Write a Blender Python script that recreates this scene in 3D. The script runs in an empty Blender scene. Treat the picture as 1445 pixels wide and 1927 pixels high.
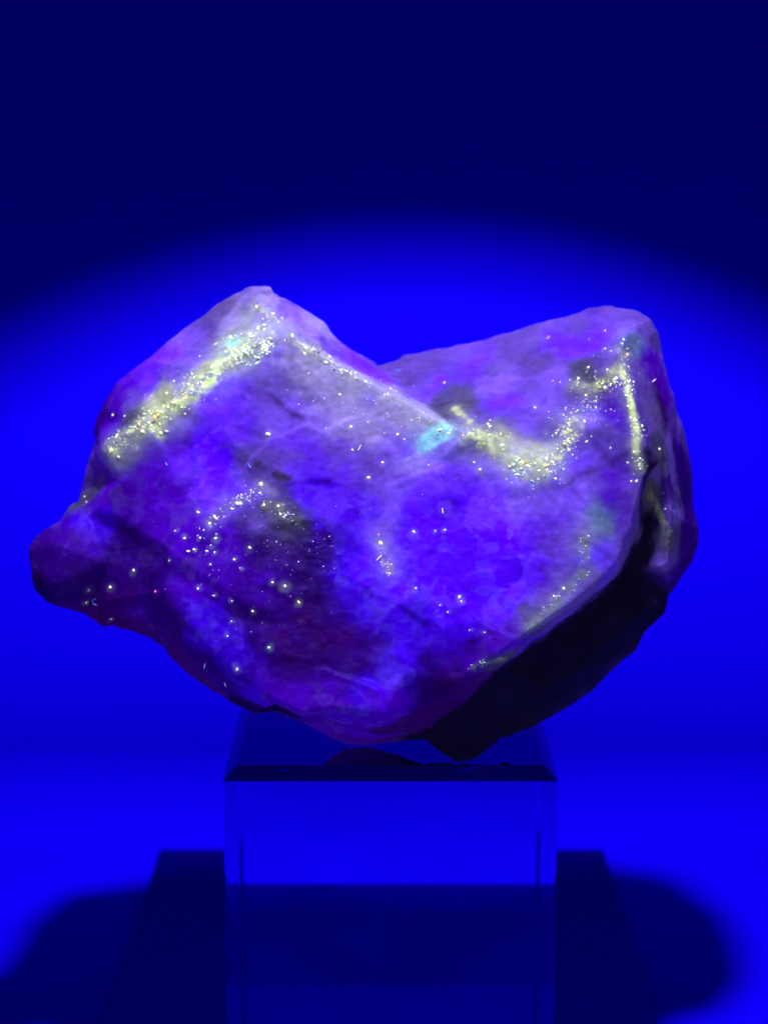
import bpy, bmesh, math, random
import numpy as np
from mathutils import Vector, Matrix
from mathutils.bvhtree import BVHTree
from mathutils.kdtree import KDTree
from mathutils.geometry import delaunay_2d_cdt

random.seed(7)
rng = np.random.default_rng(7)
CM = 0.01                      # the scene is laid out in centimetres, built in metres
sc = bpy.context.scene
col = sc.collection

# ------------------------------------------------------------------ camera
PITCH = math.atan(700 / 3500)
FPX = 3500.0                   # focal length in photo pixels (photo 1445 x 1927)
CAM = np.array([-0.10, -29.63, 14.51])
cam_d = bpy.data.cameras.new('camera')
cam = bpy.data.objects.new('camera', cam_d)
col.objects.link(cam)
cam.location = Vector(CAM * CM)
cam.rotation_euler = (math.pi / 2 - PITCH, 0, 0)
cam_d.sensor_fit = 'VERTICAL'
cam_d.sensor_height = 24.0
cam_d.lens = 24.0 * FPX / 1927.0
cam_d.clip_start = 0.01
cam_d.clip_end = 50.0
cam_d.dof.use_dof = True
cam_d.dof.focus_distance = 0.275
cam_d.dof.aperture_fstop = 11.0
sc.camera = cam

# ------------------------------------------------------------------ light
world = bpy.data.worlds.new('World')
sc.world = world
world.use_nodes = True
bg = world.node_tree.nodes['Background']
bg.inputs['Color'].default_value = (0.002, 0.0, 1.0, 1)      # dim blue-violet spill in the dark room
bg.inputs['Strength'].default_value = 0.23

LAMP = np.array([0.35, -6.0, 36.0])
ld = bpy.data.lights.new('ultraviolet_torch', 'SPOT')
lamp = bpy.data.objects.new('ultraviolet_torch', ld)
col.objects.link(lamp)
lamp.location = Vector(LAMP * CM)
lamp.rotation_euler = (math.radians(8), 0, 0)                # down, tipped towards the backdrop
ld.energy = 11.0
ld.color = (0.92, 0.90, 1.0)
ld.shadow_soft_size = 0.015
ld.spot_size = math.radians(61.6)
ld.spot_blend = 0.06

sc.view_settings.view_transform = 'Standard'
sc.view_settings.look = 'None'
sc.view_settings.exposure = 0.0
sc.view_settings.gamma = 1.0
sc.render.engine = 'CYCLES'
sc.cycles.max_bounces = 16
sc.cycles.transmission_bounces = 14
sc.cycles.glossy_bounces = 8
sc.cycles.use_denoising = True
sc.cycles.sample_clamp_indirect = 4.0

# ------------------------------------------------------------------ helpers
def tag(o, label=None, cat=None, group=None, kind=None):
    if label: o['label'] = label
    if cat: o['category'] = cat
    if group: o['group'] = group
    if kind: o['kind'] = kind
    return o

def mesh_obj(name, verts, faces, mat, parent=None, smooth=False, colors=None):
    me = bpy.data.meshes.new(name)
    v = np.asarray(verts, dtype=float) * CM
    me.from_pydata([tuple(p) for p in v], [], [tuple(f) for f in faces])
    if colors is not None:
        at = me.color_attributes.new('Col', 'FLOAT_COLOR', 'POINT')
        c = np.ones((len(v), 4), dtype=np.float32); c[:, :3] = colors
        at.data.foreach_set('color', c.ravel())
    if smooth:
        me.polygons.foreach_set('use_smooth', [True] * len(me.polygons))
    me.update()
    o = bpy.data.objects.new(name, me)
    col.objects.link(o)
    if mat: me.materials.append(mat)
    if parent: o.parent = parent
    return o

def mat_new(name):
    m = bpy.data.materials.new(name)
    m.use_nodes = True
    nt = m.node_tree
    return m, nt, nt.nodes['Principled BSDF']

cd = np.array([0, math.cos(PITCH), -math.sin(PITCH)])
cu = np.array([0, math.sin(PITCH), math.cos(PITCH)])
cr = np.array([1.0, 0, 0])

def ray(px, py):
    return cd + cr * ((px - 722.5) / FPX) + cu * ((963.5 - py) / FPX)

def P(px, py, y):
    """point of the specimen seen at photo pixel (px, py), at depth y (cm)"""
    r = ray(px, py)
    return CAM + r * ((y - CAM[1]) / r[1])

# vectorised value noise
_tab = np.random.default_rng(11).random(65536)
def vnoise(p, f, seed=0):
    q = p * f + seed * 17.31
    i = np.floor(q).astype(np.int64); t = q - i
    t = t * t * (3 - 2 * t)
    def h(dx, dy, dz):
        k = (i[:, 0] + dx) * 73856093 ^ (i[:, 1] + dy) * 19349663 ^ (i[:, 2] + dz) * 83492791
        return _tab[(k ^ (k >> 13)) & 65535]
    x, y, z = t[:, 0], t[:, 1], t[:, 2]
    a = (h(0,0,0)*(1-x)+h(1,0,0)*x)*(1-y) + (h(0,1,0)*(1-x)+h(1,1,0)*x)*y
    b = (h(0,0,1)*(1-x)+h(1,0,1)*x)*(1-y) + (h(0,1,1)*(1-x)+h(1,1,1)*x)*y
    return (a*(1-z)+b*z) * 2 - 1

def fbm(p, f, octv=4, seed=0, gain=0.5):
    s = 0; a = 1.0
    for k in range(octv):
        s = s + a * vnoise(p, f * 2.03**k, seed + k * 3)
        a *= gain
    return s

# ------------------------------------------------------------------ setting: paper sweep
m_paper, nt, b = mat_new('backdrop_paper')
b.inputs['Base Color'].default_value = (0.0026, 0.0, 0.45, 1)  # blue of the torch light is put into the paper's colour
b.inputs['Roughness'].default_value = 0.9
b.inputs['Specular IOR Level'].default_value = 0.0
nz = nt.nodes.new('ShaderNodeTexNoise'); nz.inputs['Scale'].default_value = 900
bp = nt.nodes.new('ShaderNodeBump'); bp.inputs['Strength'].default_value = 0.05; bp.inputs['Distance'].default_value = 0.0004
nt.links.new(nz.outputs['Fac'], bp.inputs['Height']); nt.links.new(bp.outputs['Normal'], b.inputs['Normal'])

FLOOR = -0.15
prof = [(-45.0, FLOOR), (-10, FLOOR), (0, FLOOR), (7.2, FLOOR)]
for k in range(1, 25):
    a = k / 24 * math.pi / 2
    prof.append((7.2 + 1.8 * math.sin(a), FLOOR + 1.8 * (1 - math.cos(a))))
prof += [(9.05, 2.2), (9.17, 2.8), (9.45, 3.7), (9.85, 4.7), (10.3, 5.7), (11.2, 7.5), (12.0, 9.2), (12.7, 10.6), (13.4, 12.0), (15.4, 16.0), (29.0, 48.0)]
v = []; f = []
for (y, z) in prof:
    v += [(-50, y, z), (50, y, z)]
for k in range(len(prof) - 1):
    f.append((2*k, 2*k+1, 2*k+3, 2*k+2))
tag(mesh_obj('backdrop', v, f, m_paper, smooth=True), kind='structure')

# ------------------------------------------------------------------ dark base tile under the block
m_tile, nt, b = mat_new('black_acrylic')
b.inputs['Base Color'].default_value = (0.0, 0.0, 0.02, 1)
b.inputs['Roughness'].default_value = 0.12
b.inputs['IOR'].default_value = 1.45
bm = bmesh.new()
bmesh.ops.create_cube(bm, size=1.0)
for q in bm.verts:
    q.co = Vector(((-0.15 + q.co.x * 9.25) * CM, (2.35 + q.co.y * 9.4) * CM, (-0.075 + q.co.z * 0.146) * CM))
bmesh.ops.bevel(bm, geom=bm.edges[:], offset=0.03 * CM, segments=2, affect='EDGES')
me = bpy.data.meshes.new('base_tile'); bm.to_mesh(me); bm.free()
me.materials.append(m_tile)
tile = bpy.data.objects.new('base_tile', me); col.objects.link(tile)
tag(tile, 'thin square black glossy base tile under the clear block', 'tile')

# ------------------------------------------------------------------ clear block
m_glass, nt, b = mat_new('clear_acrylic')
b.inputs['Base Color'].default_value = (0.93, 0.93, 0.97, 1)
b.inputs['Transmission Weight'].default_value = 1.0
b.inputs['Roughness'].default_value = 0.0
b.inputs['IOR'].default_value = 1.49
nz = nt.nodes.new('ShaderNodeTexNoise'); nz.inputs['Scale'].default_value = 140; nz.inputs['Detail'].default_value = 6
rp = nt.nodes.new('ShaderNodeMapRange')
rp.inputs['From Min'].default_value = 0.55; rp.inputs['From Max'].default_value = 0.75
rp.inputs['To Min'].default_value = 0.015; rp.inputs['To Max'].default_value = 0.10
tc = nt.nodes.new('ShaderNodeTexCoord')
nt.links.new(tc.outputs['Object'], nz.inputs['Vector'])
nt.links.new(nz.outputs['Fac'], rp.inputs['Value']); nt.links.new(rp.outputs[0], b.inputs['Roughness'])
# dust and handling marks, in the torch's blue, added to lighten the dark faces
mp = nt.nodes.new('ShaderNodeMapping'); mp.inputs['Scale'].default_value = (60, 160, 90)
nt.links.new(tc.outputs['Object'], mp.inputs['Vector'])
n4 = nt.nodes.new('ShaderNodeTexNoise'); n4.inputs['Scale'].default_value = 1.0; n4.inputs['Detail'].default_value = 5
nt.links.new(mp.outputs[0], n4.inputs['Vector'])
r4 = nt.nodes.new('ShaderNodeMapRange')
r4.inputs['From Min'].default_value = 0.35; r4.inputs['From Max'].default_value = 0.8
r4.inputs['To Min'].default_value = 0.015; r4.inputs['To Max'].default_value = 0.16
nt.links.new(n4.outputs['Fac'], r4.inputs['Value'])
df = nt.nodes.new('ShaderNodeBsdfDiffuse'); df.inputs['Color'].default_value = (0.004, 0.0, 0.85, 1)
ms = nt.nodes.new('ShaderNodeMixShader')
nt.links.new(r4.outputs[0], ms.inputs['Fac']); nt.links.new(b.outputs[0], ms.inputs[1]); nt.links.new(df.outputs[0], ms.inputs[2])
nt.links.new(ms.outputs[0], nt.nodes['Material Output'].inputs['Surface'])
CUBE_TOP = 5.08
bm = bmesh.new()
bmesh.ops.create_cube(bm, size=1.0)
for q in bm.verts:
    q.co = Vector((q.co.x * 5.12, q.co.y * 5.08, (q.co.z + 0.5) * (CUBE_TOP + 0.03) - 0.03))
top_e = [e for e in bm.edges if all(w.co.z > 5 for w in e.verts)]
bmesh.ops.bevel(bm, geom=top_e, offset=0.19, segments=1, affect='EDGES')
vert_e = [e for e in bm.edges if abs(e.verts[0].co.z - e.verts[1].co.z) > 3]
bmesh.ops.bevel(bm, geom=vert_e, offset=0.025, segments=1, affect='EDGES')
for q in bm.verts:
    q.co *= CM
me = bpy.data.meshes.new('display_block'); bm.to_mesh(me); bm.free()
me.materials.append(m_glass)
block = bpy.data.objects.new('display_block', me); col.objects.link(block)
tag(block, 'clear acrylic display block with slanted top edges, under the glowing stone', 'display stand')

# ------------------------------------------------------------------ the stone: control points (photo px, px, depth cm)
outline = [
 (55,1030,-1.7),(70,1010,-1.6),(110,985,-1.2),(140,945,-.7),(150,920,-.2),(163,870,-.1),(185,790,0),(195,755,.1),
 (225,715,.2),(275,672,.3),(340,625,.3),(400,588,.3),(440,562,.3),(470,546,.3),(495,543,.3),(520,547,.4),
 (560,570,.5),(605,602,.6),(625,628,.7),(645,648,.7),(680,668,.8),(712,688,.8),(760,674,1.0),(840,655,1.0),(960,622,1.0),
 (1050,596,.9),(1100,582,.8),(1150,574,.7),(1195,580,.6),(1225,597,.5),(1240,625,.5),(1250,670,.5),(1268,740,.4),
 (1280,810,.4),(1298,880,.3),(1307,940,.3),(1315,1000,-.4),(1305,1050,-.7),(1275,1100,-1.1),(1258,1120,-1.2),(1250,1155,-1.2),
 (1215,1190,-1.3),(1195,1225,-1.3),(1140,1275,-1.4),(1110,1305,-1.4),(1060,1335,-1.5),(1010,1360,-1.6),(950,1385,-1.6),
 (930,1408,-1.9),(900,1435,-2.25),(880,1442,-2.38),(850,1438,-2.35),(825,1422,-2.1),(808,1405,-1.8),(795,1396,-1.7),(740,1398,-1.5),
 (690,1404,-1.42),(650,1402,-1.38),(620,1388,-1.5),(575,1362,-1.7),(515,1340,-1.9),(480,1345,-1.9),(440,1325,-2.0),
 (400,1300,-2.0),(370,1280,-1.9),(340,1255,-1.8),(310,1225,-1.7),(280,1205,-1.6),(225,1190,-1.6),(190,1170,-1.7),
 (160,1150,-1.5),(105,1140,-1.8),(85,1130,-1.8),(65,1110,-1.8),(58,1070,-1.8)]
ridges = {
 'A': [(195,850,-1.0),(260,802,-1.35),(310,775,-1.45),(380,725,-1.35),(430,680,-1.15),(480,640,-.95),(505,600,-.55),(490,565,-.05)],
 'B': [(505,600,-.55),(545,630,-.8),(600,665,-.9),(660,700,-.95),(720,735,-1.05),(790,775,-1.3),(850,805,-1.5),(885,815,-1.65),
       (930,845,-1.85),(1000,885,-2.05),(1040,862,-1.9),(1075,800,-1.65),(1120,735,-1.35),(1160,670,-.95),(1180,625,-.4)],
 'K': [(712,688,.8),(760,722,.05),(830,772,-.75),(885,815,-1.65)],
 'C': [(1160,670,-.95),(1185,740,-1.25),(1203,830,-1.6),(1210,900,-1.75),(1188,990,-2.0),(1150,1070,-2.35),(1080,1130,-2.75),
       (1000,1185,-3.2),(930,1235,-3.3),(860,1285,-3.25),(800,1325,-3.1),(770,1365,-2.6)],
 'C2': [(1222,900,-.6),(1215,1000,-.75),(1180,1080,-1.05),(1105,1150,-1.5),(1020,1210,-1.9),(950,1260,-2.2),(885,1320,-2.3),(830,1375,-2.1)],
 'R': [(1215,640,-.1),(1235,740,-.5),(1248,860,-1.15),(1262,960,-1.5),(1255,1060,-1.6)],
 'L': [(1195,1160,-1.6),(1120,1235,-1.8),(1030,1300,-1.95),(945,1365,-1.85)],
 'E': [(360,770,-1.65),(440,838,-2.15),(550,902,-2.5),(640,985,-2.8),(670,1015,-2.85)],
 'E2': [(350,790,-1.62),(425,858,-2.12),(530,930,-2.48),(620,1005,-2.75)],
 'D': [(152,925,-.5),(190,955,-1.15),(250,985,-1.65),(330,1040,-2.0),(400,1090,-2.4),(450,1130,-2.55)],
 'D2': [(165,968,-1.25),(235,1008,-1.75),(315,1068,-2.0),(385,1120,-2.42),(440,1160,-2.7)],
 'F': [(310,1110,-2.2),(345,1160,-2.45),(400,1220,-2.75),(445,1265,-2.9),(520,1318,-3.0),(570,1342,-3.0)],
 'F2': [(330,1195,-1.7),(385,1250,-1.9),(440,1300,-1.9),(500,1332,-1.8)],
}
single = [(600,760,-1.6),(700,820,-1.95),(820,870,-2.25),(950,940,-2.5),(1100,930,-2.3),(720,960,-2.75),(860,1020,-3.0),
 (1000,1080,-3.15),(720,1120,-3.3),(860,1170,-3.5),(640,1220,-3.4),(760,1265,-3.6),(620,1330,-3.3),(720,1345,-3.4),
 (300,860,-1.55),(230,900,-1.05),(350,960,-1.95),(440,1040,-2.5),(540,1060,-2.75),(540,1180,-3.05),(450,1200,-2.75),
 (120,1030,-1.95),(200,1060,-1.82),(280,1120,-2.1),(200,1130,-2.05),(100,1100,-2.2),(1100,860,-1.9),(1120,1010,-2.45),
 (980,760,-.9),(900,720,-.3),(1060,680,-.35),(840,720,-.3),(1000,1250,-1.75),(900,1400,-2.3),(460,600,-.1),(330,690,-.5)]
def g(x, y):
    # the large cleaved front face leans back by about 25 degrees and turns away at both ends
    return -1.0 - 0.0040 * (y - 700) + 0.0022 * max(0, 500 - x) + 0.0015 * max(0, x - 1000)
OFF = {'A': -.12, 'B': -.02, 'E': -.04, 'E2': .025, 'D': -.04, 'D2': .085, 'F': 0.0, 'F2': 0.3}
for k, dy in OFF.items():
    keep = {(505,600), (490,565), (885,815), (1160,670), (1180,625), (152,925)}
    ridges[k] = [p if (p[0], p[1]) in keep else (p[0], p[1], g(p[0], p[1]) + dy) for p in ridges[k]]
NOT_FACE = {(120,1030),(200,1060),(280,1120),(200,1130),(100,1100),(980,760),(900,720),(1060,680),(840,720),(1000,1250),(900,1400),(460,600),(330,690)}
single = [p if (p[0], p[1]) in NOT_FACE else (p[0], p[1], g(p[0], p[1])) for p in single]
def build_sheet(pts, edges):
    v2 = [Vector((p[0], -p[1])) for p in pts]
    res = delaunay_2d_cdt(v2, edges, [], 0, 1e-4)
    vo, fo, orig = res[0], res[2], res[3]
    assert len(vo) == len(pts), ('crossing constraints', len(vo), len(pts))
    idx = [o[0] for o in orig]
    return [[idx[i] for i in fc] for fc in fo]
pts = list(outline); n_out = len(pts)
key = {(p[0], p[1]): i for i, p in enumerate(pts)}
edges = [(i, (i + 1) % n_out) for i in range(n_out)]
for line in ridges.values():
    ids = []
    for p in line:
        k = (p[0], p[1])
        if k not in key:
            key[k] = len(pts); pts.append(p)
        ids.append(key[k])
    edges += list(zip(ids[:-1], ids[1:]))
for p in single:
    key[(p[0], p[1])] = len(pts); pts.append(p)

def inside(x, y):
    c = False
    for i in range(n_out):
        x1, y1 = outline[i][:2]; x2, y2 = outline[(i+1) % n_out][:2]
        if (y1 > y) != (y2 > y) and x < (x2-x1)*(y-y1)/(y2-y1)+x1:
            c = not c
    return c
def sheet_faces(pts, edges):
    out = []
    for fc in build_sheet(pts, edges):
        cx = sum(pts[i][0] for i in fc)/len(fc); cy = sum(pts[i][1] for i in fc)/len(fc)
        if inside(cx, cy): out.append(fc)
    return out
front = sheet_faces(pts, edges)
V3 = [P(*p) for p in pts]
# back of the stone: rings drawn in from the outline
bpts = list(outline)
for (s, y, st, off) in ((0.965, 1.2, 2, 0), (0.88, 2.2, 3, 1), (0.62, 3.0, 5, 1), (0.3, 3.3, 9, 2)):
    for i in range(off, n_out, st):
        x, yy, d = outline[i]
        x2 = 700 + (x - 700) * s; y2 = 985 + (yy - 985) * s
        if y2 > 1020: y2 = 1020 + (y2 - 1020) * 0.16
        if inside(x2, y2):
            bpts.append((x2, y2, y + 0.35 * math.sin(i * 1.7) - (1.6 * s if x < 140 else 0)))
back = sheet_faces(bpts, [(i, (i + 1) % n_out) for i in range(n_out)])
base = len(V3) - n_out
V3 += [P(*p) for p in bpts[n_out:]]
faces = front + [[i if i < n_out else i + base for i in fc][::-1] for fc in back]
me = bpy.data.meshes.new('stone_cage')
me.from_pydata([tuple(p) for p in V3], [], faces)
bm = bmesh.new(); bm.from_mesh(me)
bmesh.ops.recalc_face_normals(bm, faces=bm.faces[:])
bm.to_mesh(me); bm.free()
tmp = bpy.data.objects.new('stone_cage', me); col.objects.link(tmp)
VOX = 0.025
md = tmp.modifiers.new('r', 'REMESH'); md.mode = 'VOXEL'; md.voxel_size = VOX; md.adaptivity = 0
dg = bpy.context.evaluated_depsgraph_get()
ev = tmp.evaluated_get(dg)
me2 = bpy.data.meshes.new_from_object(ev)
bpy.data.objects.remove(tmp)
n = len(me2.vertices)
co = np.empty(n * 3); me2.vertices.foreach_get('co', co); co = co.reshape(-1, 3)
ed = np.empty(len(me2.edges) * 2, dtype=np.int64); me2.edges.foreach_get('vertices', ed); ed = ed.reshape(-1, 2)
deg = np.bincount(ed.ravel(), minlength=n)[:, None]
def smooth(c, it):
    for _ in range(it):
        s = np.empty_like(c)
        for k in range(3):
            s[:, k] = np.bincount(ed[:, 0], c[ed[:, 1], k], n) + np.bincount(ed[:, 1], c[ed[:, 0], k], n)
        c = 0.4 * c + 0.6 * s / deg
    return c
def normals(c):
    me2.vertices.foreach_set('co', c.ravel()); me2.update()
    nn = np.empty(n * 3); me2.vertices.foreach_get('normal', nn)
    return nn.reshape(-1, 3)
co = smooth(co, 5)
nr = normals(co)
# crystalline chips: random tilted planes in Voronoi cells
def chips(c, num, tilt, off, seed):
    r2 = np.random.default_rng(seed)
    pick = c[r2.integers(0, n, num)]
    kd = KDTree(num)
    for i, p in enumerate(pick): kd.insert(Vector(p), i)
    kd.balance()
    w = c + 0.05 * np.stack([vnoise(c, 3.0, seed+1), vnoise(c, 3.0, seed+2), vnoise(c, 3.0, seed+3)], 1)
    near = np.fromiter((kd.find(Vector(p))[1] for p in w), dtype=np.int64, count=n)
    tl = r2.normal(0, tilt, (num, 3)); of = r2.normal(0, off, num)
    return ((c - pick[near]) * tl[near]).sum(1) + of[near]
d = 0.015 * fbm(co, 0.9, 3, 5) + 0.006 * fbm(co, 3.2, 4, 9)
d += np.clip(chips(co, 160, 0.035, 0.004, 3), -0.05, 0.05)
d += 0.35 * np.clip(chips(co, 2600, 0.10, 0.007, 4), -0.03, 0.03)
d = smooth(np.repeat(d[:, None], 3, 1), 5)[:, 0]
d += 0.009 * np.abs(fbm(co, 4.5, 3, 23)) + 0.006 * fbm(co, 16, 2, 21)
co = co + nr * d[:, None]
co = smooth(co, 1)
over = (np.abs(co[:, 0]) < 2.7) & (np.abs(co[:, 1]) < 2.7)
co[over, 2] = np.maximum(co[over, 2], CUBE_TOP + 0.003)
nr = normals(co)
polys = np.empty(len(me2.loops), dtype=np.int64); me2.loops.foreach_get('vertex_index', polys)
bvh = BVHTree.FromPolygons([Vector(p) for p in co], [tuple(p.vertices) for p in me2.polygons])

def hit(px, py):
    loc, nor, idx, dist = bvh.ray_cast(Vector(CAM), Vector(ray(px, py)).normalized())
    return (None, None) if loc is None else (np.array(loc), np.array(nor))

# ---- colour zones of the mineral
C = dict(
 PALE=(.28,.215,.62), LAV=(.14,.058,.66), GREY=(.085,.042,.36), VIO=(.115,.014,.88), BLU=(.080,.0,1.0), IND=(.038,.0,.66),
 PUR=(.052,.0,.42), DEEP=(.020,.0,.17), INK=(.008,.0,.05), YEL=(.38,.42,.22), OLI=(.05,.043,.11), CYA=(.2,.55,.55),
 DARK=(.005,.003,.022), MIST=(.30,.27,.55), TEAL=(.08,.14,.26), MAG=(.030,.0,.12), ROSE=(.10,.06,.27))  # DARK: dark matrix on the undercut right side, its shade darkened into the colour
Z = '''
GREY 470 556|PALE 500 560|LAV 540 575|VIO 560 600|PALE 560 605|PALE 590 610|LAV 610 640|LAV 640 665|VIO 690 690|VIO 660 675
ROSE 420 590|GREY 400 610|LAV 350 640|LAV 380 630|VIO 330 665|LAV 340 690|VIO 300 690|PUR 240 720|VIO 270 690|VIO 290 720|LAV 310 700
LAV 390 660|ROSE 400 640|PALE 440 610|MIST 440 640|PUR 210 760|PUR 220 790|DEEP 200 780|GREY 260 745|PUR 190 830|PUR 200 880
YEL 300 750|YEL 400 690|OLI 250 790|GREY 230 830|OLI 220 850|LAV 350 780
VIO 420 740|VIO 440 770|LAV 500 690|GREY 520 740|LAV 500 780|GREY 540 680|VIO 400 790|VIO 460 790|LAV 540 800
MIST 570 680|PALE 590 720|PALE 620 750|MIST 650 740|LAV 560 760|PALE 640 790|LAV 600 800|PALE 680 790|LAV 700 760|PALE 740 790
PALE 700 820|LAV 750 830|MIST 720 750|MIST 780 790|VIO 560 820|VIO 590 850|LAV 640 850|LAV 720 860|VIO 760 845|LAV 800 870|PALE 770 860
LAV 840 870|GREY 710 880|LAV 680 890|VIO 640 890|BLU 590 900|LAV 560 870
BLU 380 840|BLU 400 870|BLU 410 900|PUR 340 830|PUR 310 860|PUR 260 880|PUR 290 910|PUR 240 930|DEEP 235 925|PUR 330 910|PUR 200 920|VIO 350 880|PUR 300 960
VIO 370 930|PUR 340 980|PUR 380 1010|GREY 470 870|GREY 505 885|VIO 460 920|LAV 440 935|LAV 490 935
OLI 500 960|GREY 480 985|INK 480 1010|INK 540 1010|DEEP 510 1040|DEEP 560 1050|INK 570 1080|DEEP 600 1060|DEEP 470 1060|PUR 440 1000|PUR 420 1060|PUR 440 1090|OLI 530 985
DEEP 530 1110|PUR 490 1120|INK 590 1110|DEEP 600 1140|DEEP 460 1150|IND 420 1160|DEEP 520 1170|MAG 560 1160|MAG 600 1190|MAG 540 1210|DEEP 480 1210
IND 640 1070|IND 650 1020|BLU 620 960|BLU 600 930|BLU 660 950|VIO 650 930|BLU 680 1000|IND 640 1120|DEEP 640 1170|DEEP 620 1230|MAG 640 1200|PUR 620 1290
LAV 720 1010|LAV 725 1060|LAV 700 1020|BLU 690 1060|BLU 700 1100|IND 680 1150|IND 720 1180|DEEP 700 1220|IND 740 1230|DEEP 670 1270|DEEP 650 1300|IND 680 1310
LAV 720 930|LAV 740 920|BLU 700 960|BLU 780 950|BLU 820 980|VIO 800 920|VIO 850 905|BLU 880 940|BLU 920 980|BLU 860 1010|PUR 850 990|BLU 780 1040
BLU 820 1060|BLU 880 1060|BLU 760 1110|BLU 840 1120|BLU 900 1110|BLU 950 1060|BLU 980 1110|BLU 920 1020|BLU 960 1000|BLU 940 1010|BLU 970 1050|BLU 900 1030|BLU 960 1090|BLU 930 1120|BLU 880 1130|BLU 840 1090|BLU 800 1000|BLU 740 1080|BLU 1000 1050|BLU 890 960|BLU 780 1010|DEEP 500 1150|DEEP 560 1200|DEEP 590 1230|MAG 570 1240|DEEP 640 1250|INK 560 1060|DEEP 580 1090|PUR 400 1030|PUR 380 1050|DEEP 420 1120|DEEP 250 1050|DEEP 210 1100|DEEP 280 1150|DEEP 160 1060|PUR 280 940|PUR 320 950|PUR 260 910|BLU 990 1030|BLU 1000 1090|PUR 1030 1070|PUR 1020 1110
BLU 920 1150|BLU 860 1160|IND 780 1160|IND 800 1200|IND 760 1250|IND 840 1220|IND 880 1190|DEEP 800 1240|DEEP 860 1260|IND 720 1290|PUR 740 1330|PUR 700 1360|PUR 620 1340|PUR 660 1380|PUR 580 1330|DEEP 800 1300
LAV 900 870|LAV 930 890|VIO 900 900|VIO 940 930|LAV 980 930|LAV 990 960|LAV 1010 940|VIO 1000 910|VIO 1020 990|LAV 1040 930|VIO 1050 900|LAV 1070 960|PUR 1030 1000|LAV 1060 1010|LAV 1080 920
VIO 1100 870|LAV 1130 870|GREY 1120 900|PUR 1150 910|PUR 1150 950|PUR 1160 990|GREY 1190 930|TEAL 1110 970|TEAL 1125 990|GREY 1180 1000|GREY 1090 1030|BLU 1120 1050|GREY 1150 1050|GREY 1100 1080|GREY 1060 1090|GREY 1030 1130|GREY 1110 1110
PUR 970 1180|PUR 930 1210|OLI 1000 1170|DEEP 900 1220|PUR 880 1250|OLI 930 1250|MAG 860 1290|MAG 800 1340|MAG 760 1370|MAG 900 1275
GREY 760 690|GREY 800 690|VIO 830 720|GREY 800 720|GREY 860 700|GREY 880 680|VIO 900 680|GREY 940 690|VIO 880 700|GREY 960 660|GREY 1000 640|VIO 1050 640|VIO 1055 650|GREY 1020 680|GREY 1080 620
VIO 1110 630|GREY 1140 610|LAV 1140 600|VIO 1130 620|GREY 1180 600|GREY 1210 620|TEAL 1190 640|LAV 1170 620|GREY 1150 590|PUR 1130 600
OLI 850 740|OLI 900 760|LAV 930 730|VIO 940 760|VIO 960 770|GREY 1000 740|LAV 1010 770|LAV 990 790|LAV 1040 720|GREY 900 790|OLI 880 780|GREY 960 800|GREY 1040 790
PALE 970 850|YEL 950 830|YEL 1010 860|MIST 1000 890|OLI 1100 720|OLI 1080 720|GREY 1060 830|LAV 1100 790|GREY 1090 760|GREY 1170 670|GREY 1180 750|PUR 1160 780|PUR 1170 790|GREY 1150 840|GREY 1140 810
GREY 1200 700|PUR 1220 690|GREY 1220 740|PUR 1240 720|MAG 1240 760|ROSE 1230 780|GREY 1225 800|OLI 1240 840|INK 1225 880|GREY 1260 860|DEEP 1280 880|DEEP 1250 920|OLI 1230 930|INK 1240 960|GREY 1270 960|DEEP 1295 960|OLI 1260 1020|DEEP 1290 1020|GREY 1250 1060|DEEP 1270 1080
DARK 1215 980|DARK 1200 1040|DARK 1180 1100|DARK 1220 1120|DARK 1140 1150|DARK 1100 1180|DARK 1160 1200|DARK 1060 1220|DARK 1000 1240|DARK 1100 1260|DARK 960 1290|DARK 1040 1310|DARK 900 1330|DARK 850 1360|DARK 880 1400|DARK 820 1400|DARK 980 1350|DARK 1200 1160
DEEP 130 1000|IND 160 980|DEEP 120 1020|DEEP 90 1030|DEEP 70 1060|PUR 150 1010|DEEP 180 1040|IND 190 990|DEEP 220 1010|DEEP 230 1050|DEEP 170 1080|DEEP 115 1080|INK 80 1090|DEEP 130 1120|DEEP 200 1080|DEEP 260 1080|DEEP 280 1060|DEEP 300 1090|OLI 165 945|PUR 170 960
MAG 180 1140|MAG 220 1130|PUR 250 1150|MAG 230 1170|DEEP 300 1140|PUR 330 1110|DEEP 300 1180|MAG 330 1210|DEEP 350 1170|IND 370 1150|IND 360 1190|DEEP 330 1170|MAG 300 1200|PUR 390 1110
IND 400 1180|IND 420 1230|IND 440 1250|DEEP 400 1260|DEEP 370 1240|MAG 360 1260|DEEP 440 1300|INK 480 1330|DEEP 460 1270|IND 470 1290|PUR 500 1290|DEEP 520 1250|PUR 540 1320|DEEP 560 1270'''
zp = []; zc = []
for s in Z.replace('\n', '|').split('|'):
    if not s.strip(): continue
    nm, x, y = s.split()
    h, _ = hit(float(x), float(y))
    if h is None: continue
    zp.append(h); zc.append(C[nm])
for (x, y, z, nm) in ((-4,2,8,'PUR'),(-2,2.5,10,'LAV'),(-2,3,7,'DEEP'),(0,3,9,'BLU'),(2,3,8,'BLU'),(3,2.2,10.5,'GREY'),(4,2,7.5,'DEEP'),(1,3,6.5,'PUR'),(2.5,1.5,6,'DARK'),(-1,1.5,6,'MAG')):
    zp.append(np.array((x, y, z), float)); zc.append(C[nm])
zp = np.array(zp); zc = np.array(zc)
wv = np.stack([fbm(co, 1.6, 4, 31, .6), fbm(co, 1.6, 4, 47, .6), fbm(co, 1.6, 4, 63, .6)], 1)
wp = co + 0.15 * wv + 0.035 * np.stack([fbm(co, 9, 2, 35), fbm(co, 9, 2, 51), fbm(co, 9, 2, 67)], 1)
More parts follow.
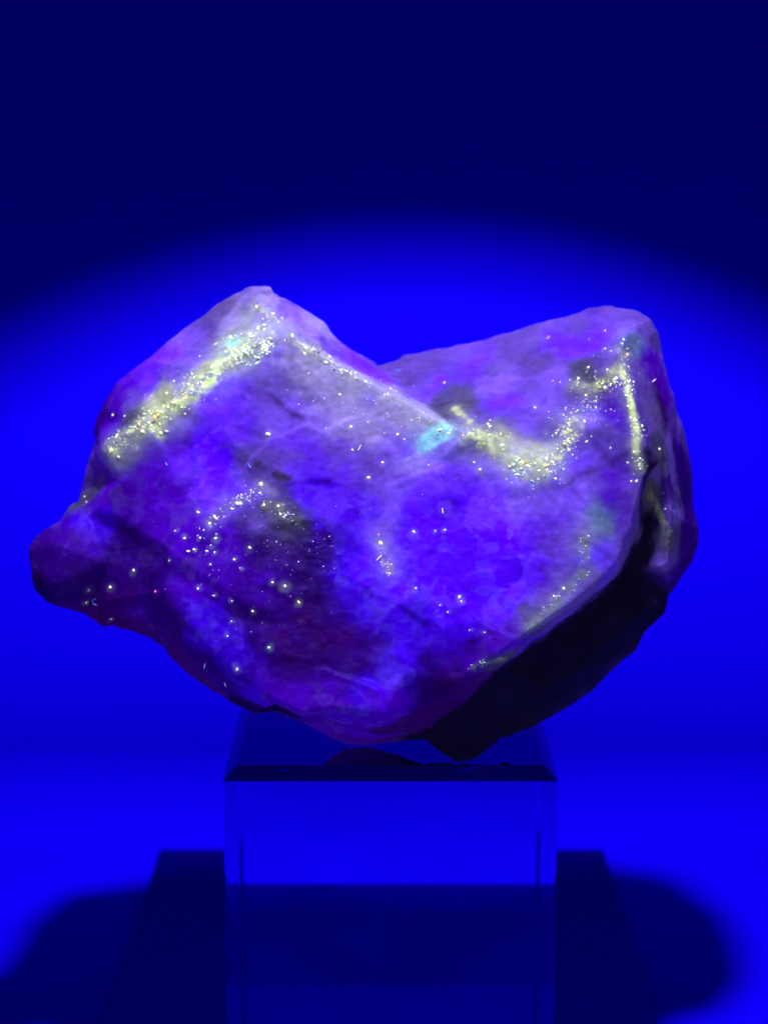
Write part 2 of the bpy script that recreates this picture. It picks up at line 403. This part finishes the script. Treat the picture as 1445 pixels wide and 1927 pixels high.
colr = np.zeros((n, 3))
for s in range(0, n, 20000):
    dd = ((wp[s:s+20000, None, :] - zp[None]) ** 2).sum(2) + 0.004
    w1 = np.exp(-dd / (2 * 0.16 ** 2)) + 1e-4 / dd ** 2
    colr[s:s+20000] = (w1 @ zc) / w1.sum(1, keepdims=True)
cloud = fbm(co, 1.7, 5, 77, .62)[:, None]
colr *= np.exp(0.22 * cloud)
# interlocking crystal grains: each cell a little milkier or clearer than the next
def cells(num, seed, warp):
    r2 = np.random.default_rng(seed)
    kd = KDTree(num)
    for i, p in enumerate(co[r2.integers(0, n, num)]): kd.insert(Vector(p), i)
    kd.balance()
    w = co + warp * np.stack([fbm(co, 7, 2, seed+1), fbm(co, 7, 2, seed+2), fbm(co, 7, 2, seed+3)], 1)
    idx = np.fromiter((kd.find(Vector(p))[1] for p in w), dtype=np.int64, count=n)
    return r2.normal(0, 1, num)[idx], r2.normal(0, 1, num)[idx]
ja, jb = cells(1500, 5, .06)
ka, kb = cells(12000, 6, .03)
lum = colr.max(1, keepdims=True)
milk = np.clip(0.022 * jb + 0.022 * kb, -.08, .08)[:, None]
colr *= np.exp(0.06 * ja + 0.045 * ka)[:, None]
colr = colr + np.clip(milk, 0, 1) * lum * np.array([.55, .42, .25])

# ---- veins: polylines over the surface (photo px), half width px, colour, strength
veins = {
 'upper_left': ([(215,835),(262,808),(300,778),(345,745),(390,715),(430,680),(450,650),(480,645),(500,620)], 22, (.62,.80,.38), 1.0),
 'upper_spur': ([(440,640),(430,665),(470,665)], 20, (.42,.62,.38), .9),
 'ridge': ([(480,575),(510,595),(545,630),(578,655),(620,682),(655,708),(690,722),(740,752),(790,785),(850,815)], 10, (.34,.38,.32), .75),
 'ridge_mist': ([(500,650),(560,690),(640,720),(720,760),(790,800)], 28, (.24,.22,.42), .5),
 'centre': ([(885,820),(930,835),(965,855),(1000,870),(1035,860),(1060,835),(1080,800)], 20, (.60,.72,.38), .95),
 'centre_glow': ([(940,840),(990,880),(1020,890)], 24, (.34,.40,.30), .7),
 'right_cluster': ([(1085,725),(1110,735),(1140,715),(1165,695),(1170,660)], 11, (.44,.50,.28), .7),
 'right_drop': ([(1172,690),(1180,730),(1190,770),(1200,810),(1198,850),(1205,880)], 8, (.60,.74,.34), .95),
 'mid_arc': ([(395,985),(430,955),(470,930),(495,915),(520,925)], 9, (.2,.18,.36), .6),
 'mid_arc2': ([(495,945),(525,960),(545,975),(580,985)], 14, (.10,.11,.12), .6),
 'column': ([(715,1015),(722,1045),(735,1080)], 10, (.24,.18,.46), .85),
 'edge_right': ([(1000,1182),(1040,1140),(1075,1110),(1100,1075),(1095,1030),(1105,990)], 12, (.13,.16,.2), .75),
 'edge_low': ([(890,1258),(930,1243),(955,1240)], 9, (.12,.14,.12), .8),
 'cyan': ([(800,832),(822,818),(842,812)], 19, (.26,.80,.90), .9),
 'spur_low': ([(292,785),(300,812),(304,828)], 6, (.60,.74,.32), .9),
 'spur_left': ([(256,815),(257,846)], 4, (.45,.55,.35), .8),
 'upper_fan': ([(290,775),(318,752),(335,735)], 18, (.42,.52,.26), .7),
 'right_fan': ([(856,768),(872,788),(886,800)], 9, (.50,.56,.30), .8),
 'peak_mist': ([(420,650),(450,620),(470,590)], 24, (.26,.30,.34), .6),
 'wedge': ([(447,848),(480,868),(515,888),(548,903)], 8, (.03,.024,.06), .9),
 'cyan_high': ([(438,648),(446,642)], 12, (.30,.75,.68), .9),
 'outer': ([(1222,925),(1240,960),(1255,1010),(1262,1030)], 12, (.14,.16,.12), .7),
}
vw = co + 0.035 * np.stack([fbm(co, 5, 3, 91), fbm(co, 5, 3, 95), fbm(co, 5, 3, 99)], 1)
PXCM = 118.0
vein_pts = {}
for nm, (pl, hw, vc, st) in veins.items():
    q = []
    for (a, b2) in zip(pl[:-1], pl[1:]):
        L = math.dist(a, b2); m = max(2, int(L / 6))
        for k in range(m):
            t = k / m
            h, _ = hit(a[0] + (b2[0]-a[0])*t, a[1] + (b2[1]-a[1])*t)
            if h is not None: q.append(h)
    q = np.array(q); vein_pts[nm] = q
    lo = q.min(0) - 3 * hw / PXCM; hi = q.max(0) + 3 * hw / PXCM
    sel = np.where(((vw > lo) & (vw < hi)).all(1))[0]
    dist = np.sqrt(((vw[sel, None, :] - q[None]) ** 2).sum(2).min(1))
    if nm not in ('wedge', 'outer', 'edge_low', 'mid_arc2'):
        hz = np.exp(-(dist / (hw / PXCM * 1.7)) ** 2) * 0.46 * st  # milky glow round the vein, painted into the stone's colour
        hz = (hz * np.clip(1 + .8 * fbm(co[sel], 3, 3, 150), .1, 1.6))[:, None]
        colr[sel] = colr[sel] * (1 - hz) + (0.42 * np.array(vc) + np.array([.15, .14, .28])) * hz
    k = 1 - np.clip((dist / (hw / PXCM) - 0.35) / 1.0, 0, 1)
    k = k * k * (3 - 2 * k)
    brk = 0.12 + 0.88 * np.clip(0.5 + 3.0 * fbm(co[sel], 4.0, 4, 120, .65), 0, 1)
    if nm.startswith('cyan'): brk = 0.55 + 0.45 * brk
    k = (k * st * brk)[:, None]
    jit = 1 + 0.35 * fbm(co[sel], 9, 2, 133)[:, None]
    colr[sel] = colr[sel] * (1 - k) + np.array(vc) * jit * k
YE, GR, WH, AM, CY, PI_ = (.80,.88,.44), (.62,.86,.50), (.88,.90,.82), (.92,.70,.30), (.45,.90,.85), (.80,.70,.92)
specks = [(505,817,6.5,WH),(694,899,5,WH),(491,912,9,WH),(497,950,5,YE),(524,953,6,WH),(528,968,5,WH),(448,948,7,WH),(436,957,4,WH),
 (395,985,6,WH),(404,972,5,PI_),(348,1013,4.5,WH),(377,1012,3.5,WH),(406,1013,5,WH),(366,1034,4,WH),(330,999,3,WH),(373,964,4,PI_),(397,1026,2.5,WH),
 (404,1039,3,WH),(441,1053,4,WH),(452,1069,2.5,WH),(396,1062,3,PI_),(536,1103,6,WH),(513,1096,4,WH),(563,1134,5,YE),(476,1150,4,WH),(436,1169,2.5,WH),
 (373,1108,4,PI_),(403,1121,3,PI_),(437,1131,3,PI_),(429,1197,3,PI_),(506,1219,5,CY),(446,1260,6,PI_),(470,1031,6,(.4,.42,.5)),
 (903,884,6,WH),(892,870,3,WH),(837,997,3,WH),(819,999,2.5,WH),(779,1001,5,PI_),(717,1023,7,WH),(782,1107,3.5,PI_),(864,1124,5,PI_),(868,1132,4,PI_),
 (828,1139,2,WH),(842,1152,2.5,PI_),(883,1186,2.5,PI_),(912,1190,2.5,PI_),(252,1073,5,(.6,.62,.6)),(208,1105,6,(.6,.62,.55)),(163,1134,3,WH),
 (293,1113,3.5,(.9,.1,.5)),(319,1055,2.5,WH),(210,1165,4,(.6,.6,.6)),(250,1190,3,PI_),(167,1110,7,(.25,.22,.35)),(720,870,3.5,WH),(661,803,4,WH),(663,846,3,WH),(693,795,3,WH),
 (748,817,4.5,PI_),(806,875,2,WH),(844,816,4,WH),(640,742,4,WH),(576,655,6,YE),(550,630,5,YE),(613,682,5,WH),(1006,767,3.5,WH),(836,720,3,WH),(1138,622,2.5,WH),
 (1138,656,3,WH),(1107,691,3.5,WH),(1148,843,2.5,WH),(1014,886,4,WH),(1042,1122,4,WH),(1060,1107,4,WH),(1022,1143,3,WH),(1197,905,4,WH),(1187,905,3,WH),(213,781,3,WH),(235,783,3,WH),
 (268,812,6,YE),(292,787,8,AM),(303,815,6,YE),(330,757,8,YE),(400,690,6,WH),(416,686,6,WH),(160,935,4,(.5,.55,.5)),(163,945,4,(.4,.4,.5)),(1240,845,4,(.5,.55,.35))]
# glow round each bright grain, painted as paler colour on the stone
for (x, y, r_, c) in specks:
    h, _ = hit(x, y)
    if h is None: continue
    rad = 2.4 * r_ / PXCM
    sel = np.where((np.abs(vw - h) < rad).all(1))[0]
    kk = np.clip(1 - np.sqrt(((vw[sel] - h) ** 2).sum(1)) / rad, 0, 1)[:, None] ** 1.5 * 0.4
    colr[sel] = colr[sel] * (1 - kk) + np.array(c) * 0.42 * kk
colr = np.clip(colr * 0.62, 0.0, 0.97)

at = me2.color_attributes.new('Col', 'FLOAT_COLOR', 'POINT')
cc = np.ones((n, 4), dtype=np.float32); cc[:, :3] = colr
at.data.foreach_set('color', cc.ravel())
me2.vertices.foreach_set('co', (co * CM).ravel())
me2.polygons.foreach_set('use_smooth', [True] * len(me2.polygons))
me2.update()

m_stone, nt, b = mat_new('fluorescent_stone')
ca = nt.nodes.new('ShaderNodeVertexColor'); ca.layer_name = 'Col'
tc = nt.nodes.new('ShaderNodeTexCoord')
n1 = nt.nodes.new('ShaderNodeTexNoise'); n1.inputs['Scale'].default_value = 900; n1.inputs['Detail'].default_value = 5
nt.links.new(tc.outputs['Object'], n1.inputs['Vector'])
mrn = nt.nodes.new('ShaderNodeMapRange')
mrn.inputs['From Min'].default_value = 0.3; mrn.inputs['From Max'].default_value = 0.7
mrn.inputs['To Min'].default_value = 0.88; mrn.inputs['To Max'].default_value = 1.10
nt.links.new(n1.outputs['Fac'], mrn.inputs['Value'])
mx = nt.nodes.new('ShaderNodeVectorMath'); mx.operation = 'SCALE'
nt.links.new(ca.outputs['Color'], mx.inputs[0]); nt.links.new(mrn.outputs[0], mx.inputs['Scale'])
mb = nt.nodes.new('ShaderNodeVectorMath'); mb.operation = 'SCALE'; mb.inputs['Scale'].default_value = 0.60
nt.links.new(mx.outputs[0], mb.inputs[0])
nt.links.new(mb.outputs[0], b.inputs['Base Color'])
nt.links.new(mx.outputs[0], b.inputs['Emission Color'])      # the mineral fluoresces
b.inputs['Emission Strength'].default_value = 0.66
b.inputs['Subsurface Weight'].default_value = 0.8
b.inputs['Subsurface Radius'].default_value = (0.6, 0.5, 1.0)
b.inputs['Subsurface Scale'].default_value = 0.0016
b.inputs['Specular IOR Level'].default_value = 0.10
b.inputs['Specular Tint'].default_value = (0.10, 0.0, 1.0, 1)
n2 = nt.nodes.new('ShaderNodeTexNoise'); n2.inputs['Scale'].default_value = 350; n2.inputs['Detail'].default_value = 3
nt.links.new(tc.outputs['Object'], n2.inputs['Vector'])
mr2 = nt.nodes.new('ShaderNodeMapRange'); mr2.inputs['To Min'].default_value = 0.25; mr2.inputs['To Max'].default_value = 0.75
nt.links.new(n2.outputs['Fac'], mr2.inputs['Value']); nt.links.new(mr2.outputs[0], b.inputs['Roughness'])
n3 = nt.nodes.new('ShaderNodeTexNoise'); n3.inputs['Scale'].default_value = 1500; n3.inputs['Detail'].default_value = 6; n3.inputs['Roughness'].default_value = 0.65
nt.links.new(tc.outputs['Object'], n3.inputs['Vector'])
bp = nt.nodes.new('ShaderNodeBump'); bp.inputs['Strength'].default_value = 0.14; bp.inputs['Distance'].default_value = 0.0004
nt.links.new(n3.outputs['Fac'], bp.inputs['Height']); nt.links.new(bp.outputs['Normal'], b.inputs['Normal'])

root = bpy.data.objects.new('mineral_specimen', None); col.objects.link(root)
root.location = (0, 0, CUBE_TOP * CM)
tag(root, 'rough violet glowing mineral with yellow veins resting on the clear block', 'mineral')
me2.name = 'stone_body'
body = bpy.data.objects.new('stone_body', me2); col.objects.link(body)
me2.materials.append(m_stone)
body.parent = root; body.location = (0, 0, -CUBE_TOP * CM)

# ---- crystal grains sitting in the veins
m_grain, nt, b = mat_new('vein_crystal')
ca = nt.nodes.new('ShaderNodeVertexColor'); ca.layer_name = 'Col'
nt.links.new(ca.outputs['Color'], b.inputs['Base Color'])
nt.links.new(ca.outputs['Color'], b.inputs['Emission Color']); b.inputs['Emission Strength'].default_value = 0.22
b.inputs['Roughness'].default_value = 0.45
b.inputs['Specular IOR Level'].default_value = 0.25
b.inputs['Subsurface Weight'].default_value = 0.3
b.inputs['Subsurface Radius'].default_value = (1, 1, 1)
b.inputs['Subsurface Scale'].default_value = 0.0004
bmi = bmesh.new(); bmesh.ops.create_icosphere(bmi, subdivisions=1, radius=1.0)
ICO_V = np.array([list(q.co) for q in bmi.verts]); ICO_F = [[q.index for q in f.verts] for f in bmi.faces]; bmi.free()

def grain_cluster(name, pl, n_g, spread, rmin, rmax, pal, label=None):
    vs = []; fs = []; cs = []
    L = [math.dist(a, b2) for a, b2 in zip(pl[:-1], pl[1:])]; T = sum(L)
    for _ in range(int(n_g * 2.2)):
        t = random.random() * T
        for a, b2, l in zip(pl[:-1], pl[1:], L):
            if t <= l: break
            t -= l
        x = a[0] + (b2[0]-a[0])*t/l + random.gauss(0, spread); y = a[1] + (b2[1]-a[1])*t/l + random.gauss(0, spread)
        h, nn = hit(x, y)
        if h is None: continue
        if fbm(h[None], 3.5, 2, 201)[0] < -0.02 and random.random() < 0.82: continue
        r = 0.8 * rmin + (0.7 * rmax - 0.8 * rmin) * random.random() ** 3
        M = np.array(Matrix.Rotation(random.random()*6.28, 3, Vector((random.gauss(0,1), random.gauss(0,1), random.gauss(0,1))).normalized()))
        s = np.array([random.uniform(.8, 1.4), random.uniform(.35, 1.0), random.uniform(.6, 2.2)])
        vv = (ICO_V * rng.uniform(.55, 1.25, (len(ICO_V), 1)) * s * r) @ M.T + h - nn * r * 0.62
        k = len(vs) * len(ICO_V)
        vs.append(vv); fs += [[i + k for i in q] for q in ICO_F]
        c = np.array(random.choice(pal)) * random.uniform(.5, 1.0)
        cs.append(np.repeat(np.clip(c, 0, .95)[None], len(ICO_V), 0))
    o = mesh_obj(name, np.concatenate(vs), fs, m_grain, root, colors=np.concatenate(cs))
    o.location = (0, 0, -CUBE_TOP * CM)
    tag(o, label, kind='stuff')
    return o
V = lambda k: veins[k][0]
grain_cluster('vein_grains', V('upper_left'), 520, 13, .010, .058, [YE, YE, GR, GR, WH, YE, AM], 'bright yellow crystal vein under the left peak')
grain_cluster('vein_grains', [(440,640),(430,665),(490,660),(500,640)], 150, 12, .012, .06, [GR, CY, YE, WH])
grain_cluster('vein_grains', V('ridge'), 260, 9, .010, .045, [WH, WH, GR, YE, (.05,.05,.07)], 'pale sparkling crystal line along the sloping ridge')
grain_cluster('vein_grains', [(560,690),(640,730),(700,770),(800,800)], 110, 26, .008, .024, [WH, PI_])
grain_cluster('vein_grains', V('centre'), 420, 15, .009, .05, [YE, GR, WH, YE, YE, AM], 'pale yellow crystal vein in the middle hollow')
grain_cluster('vein_grains', [(960,880),(1020,890),(1050,870)], 110, 14, .010, .045, [WH, GR, CY])
grain_cluster('vein_grains', [(1070,790),(1120,770),(1150,740)], 110, 18, .008, .03, [WH, GR, CY, PI_])
grain_cluster('vein_grains', V('right_cluster'), 170, 13, .010, .05, [YE, GR, WH, AM])
grain_cluster('vein_grains', V('right_drop'), 170, 7, .012, .045, [YE, GR, YE, WH], 'narrow yellow crystal vein down the right shoulder')
grain_cluster('vein_grains', V('mid_arc'), 60, 7, .010, .045, [WH, PI_, YE])
grain_cluster('vein_grains', [(480,945),(530,965),(580,995),(660,1045)], 60, 9, .008, .04, [WH, YE, PI_])
grain_cluster('vein_grains', [(370,1010),(400,1040),(420,1090)], 34, 24, .008, .04, [WH, PI_])
grain_cluster('vein_grains', V('column'), 45, 6, .008, .035, [WH, PI_])
grain_cluster('vein_grains', V('edge_right'), 80, 7, .008, .035, [GR, WH, CY, YE])
grain_cluster('vein_grains', V('edge_low'), 40, 6, .008, .03, [GR, CY, YE])
grain_cluster('vein_grains', V('cyan'), 16, 9, .012, .03, [CY, CY, (.35,.8,.9)], 'turquoise crystal patch beside the ridge')
grain_cluster('vein_grains', [(360,1020),(480,960),(560,1040),(520,1120),(420,1160)], 90, 50, .007, .022, [WH, PI_, YE])
grain_cluster('vein_grains', [(560,700),(700,850),(900,870),(1000,760),(1150,620)], 50, 45, .006, .018, [WH, PI_])
grain_cluster('vein_grains', [(1225,920),(1240,960),(1262,1020),(1250,1080)], 28, 10, .010, .035, [(.4,.45,.3), GR])

# ---- single bright grains scattered over the face
bm = bmesh.new(); bmesh.ops.create_icosphere(bm, subdivisions=1, radius=1.0)
for q in bm.verts: q.co *= random.uniform(.72, 1.1)
proto_v = np.array([list(q.co) for q in bm.verts]); bm.free()
gm = {}
mats_s = {}
for (x, y, r, c) in specks:
    h, nn = hit(x, y)
    if h is None: continue
    if c not in mats_s:
        m, nt_, b_ = mat_new('bright_grain')
        b_.inputs['Base Color'].default_value = (*c, 1); b_.inputs['Roughness'].default_value = .4
        b_.inputs['Emission Color'].default_value = (*c, 1); b_.inputs['Emission Strength'].default_value = .45
        b_.inputs['Subsurface Weight'].default_value = 0.3; b_.inputs['Subsurface Scale'].default_value = 0.0005
        mats_s[c] = m
        gm[c] = bpy.data.meshes.new('crystal_grain')
        gm[c].from_pydata([tuple(p) for p in proto_v], [], ICO_F)
        gm[c].materials.append(m)
    o = bpy.data.objects.new('crystal_grain', gm[c]); col.objects.link(o)
    o.parent = root
    rr = r / PXCM * CM * 0.6
    o.scale = (rr * random.uniform(.7, 1.1), rr * random.uniform(.7, 1.1), rr * random.uniform(.9, 1.5))
    o.rotation_euler = (random.random()*6, random.random()*6, random.random()*6)
    o.location = Vector(h * CM) - Vector((0, 0, CUBE_TOP * CM))

# ---- glowing lint fibres caught on the stone
def tube_mesh(name, path, rad, mat, parent, off):
    vs = []; fs = []; K = 6
    path = [np.array(p, float) for p in path]
    for i, p in enumerate(path):
        t = path[min(i+1, len(path)-1)] - path[max(i-1, 0)]; t /= np.linalg.norm(t) + 1e-9
        a = np.cross(t, [0.3, 1, 0.2]); a /= np.linalg.norm(a) + 1e-9; b2 = np.cross(t, a)
        for k in range(K):
            an = k / K * 2 * math.pi
            vs.append(p + rad * (a * math.cos(an) + b2 * math.sin(an)))
    for i in range(len(path) - 1):
        for k in range(K):
            fs.append((i*K+k, i*K+(k+1) % K, (i+1)*K+(k+1) % K, (i+1)*K+k))
    fs.append(tuple(range(K))[::-1]); fs.append(tuple((len(path)-1)*K + k for k in range(K)))
    o = mesh_obj(name, vs, fs, mat, parent)
    o.location = (0, 0, off)
    return o
def lint_mat(name, c):
    m, nt_, b_ = mat_new(name)
    b_.inputs['Base Color'].default_value = (*c, 1); b_.inputs['Emission Color'].default_value = (*c, 1)
    b_.inputs['Emission Strength'].default_value = 0.4
    return m
m_lint = lint_mat('white_lint', (.8, .75, .95)); m_blint = lint_mat('blue_lint', (.08, .25, 1.0))
for (path, mat) in [([(183,1126),(177,1129),(175,1133),(178,1138),(184,1139)], m_blint),
    ([(708,1055),(714,1049),(718,1045)], m_lint), ([(832,957),(833,966)], m_lint), ([(1225,720),(1231,714)], m_lint), ([(957,622),(966,625)], m_lint),
    ([(424,1283),(427,1290)], m_lint), ([(388,1248),(386,1256)], m_lint), ([(674,848),(679,838)], m_lint), ([(1029,639),(1034,635)], m_lint),
    ([(745,698),(750,700),(754,697)], m_blint), ([(313,871),(316,876)], m_blint), ([(540,968),(548,969)], m_blint), ([(468,872),(473,880)], m_blint)]:
    pp = []
    for (x, y) in path:
        h, nn = hit(x, y)
        if h is not None: pp.append(h + nn * 0.02)
    if len(pp) > 1:
        tube_mesh('lint_fibre', pp, 0.0045, mat, root, -CUBE_TOP * CM)

# ---- scratches on the bevel of the acrylic
m_mark, nt, b = mat_new('acrylic_mark')
b.inputs['Base Color'].default_value = (0.02, 0.02, 0.9, 1); b.inputs['Roughness'].default_value = 0.7
for (p, q) in (((.95, -2.47, 5.0), (1.35, -2.40, 5.07)), ((2.38, -2.49, 4.97), (2.48, -2.43, 5.03)), ((-1.75, -2.44, 5.03), (-1.55, -2.44, 5.03))):
    tube_mesh('scratch', [p, [(a + c) / 2 + .01 for a, c in zip(p, q)], q], .008, m_mark, block, 0)
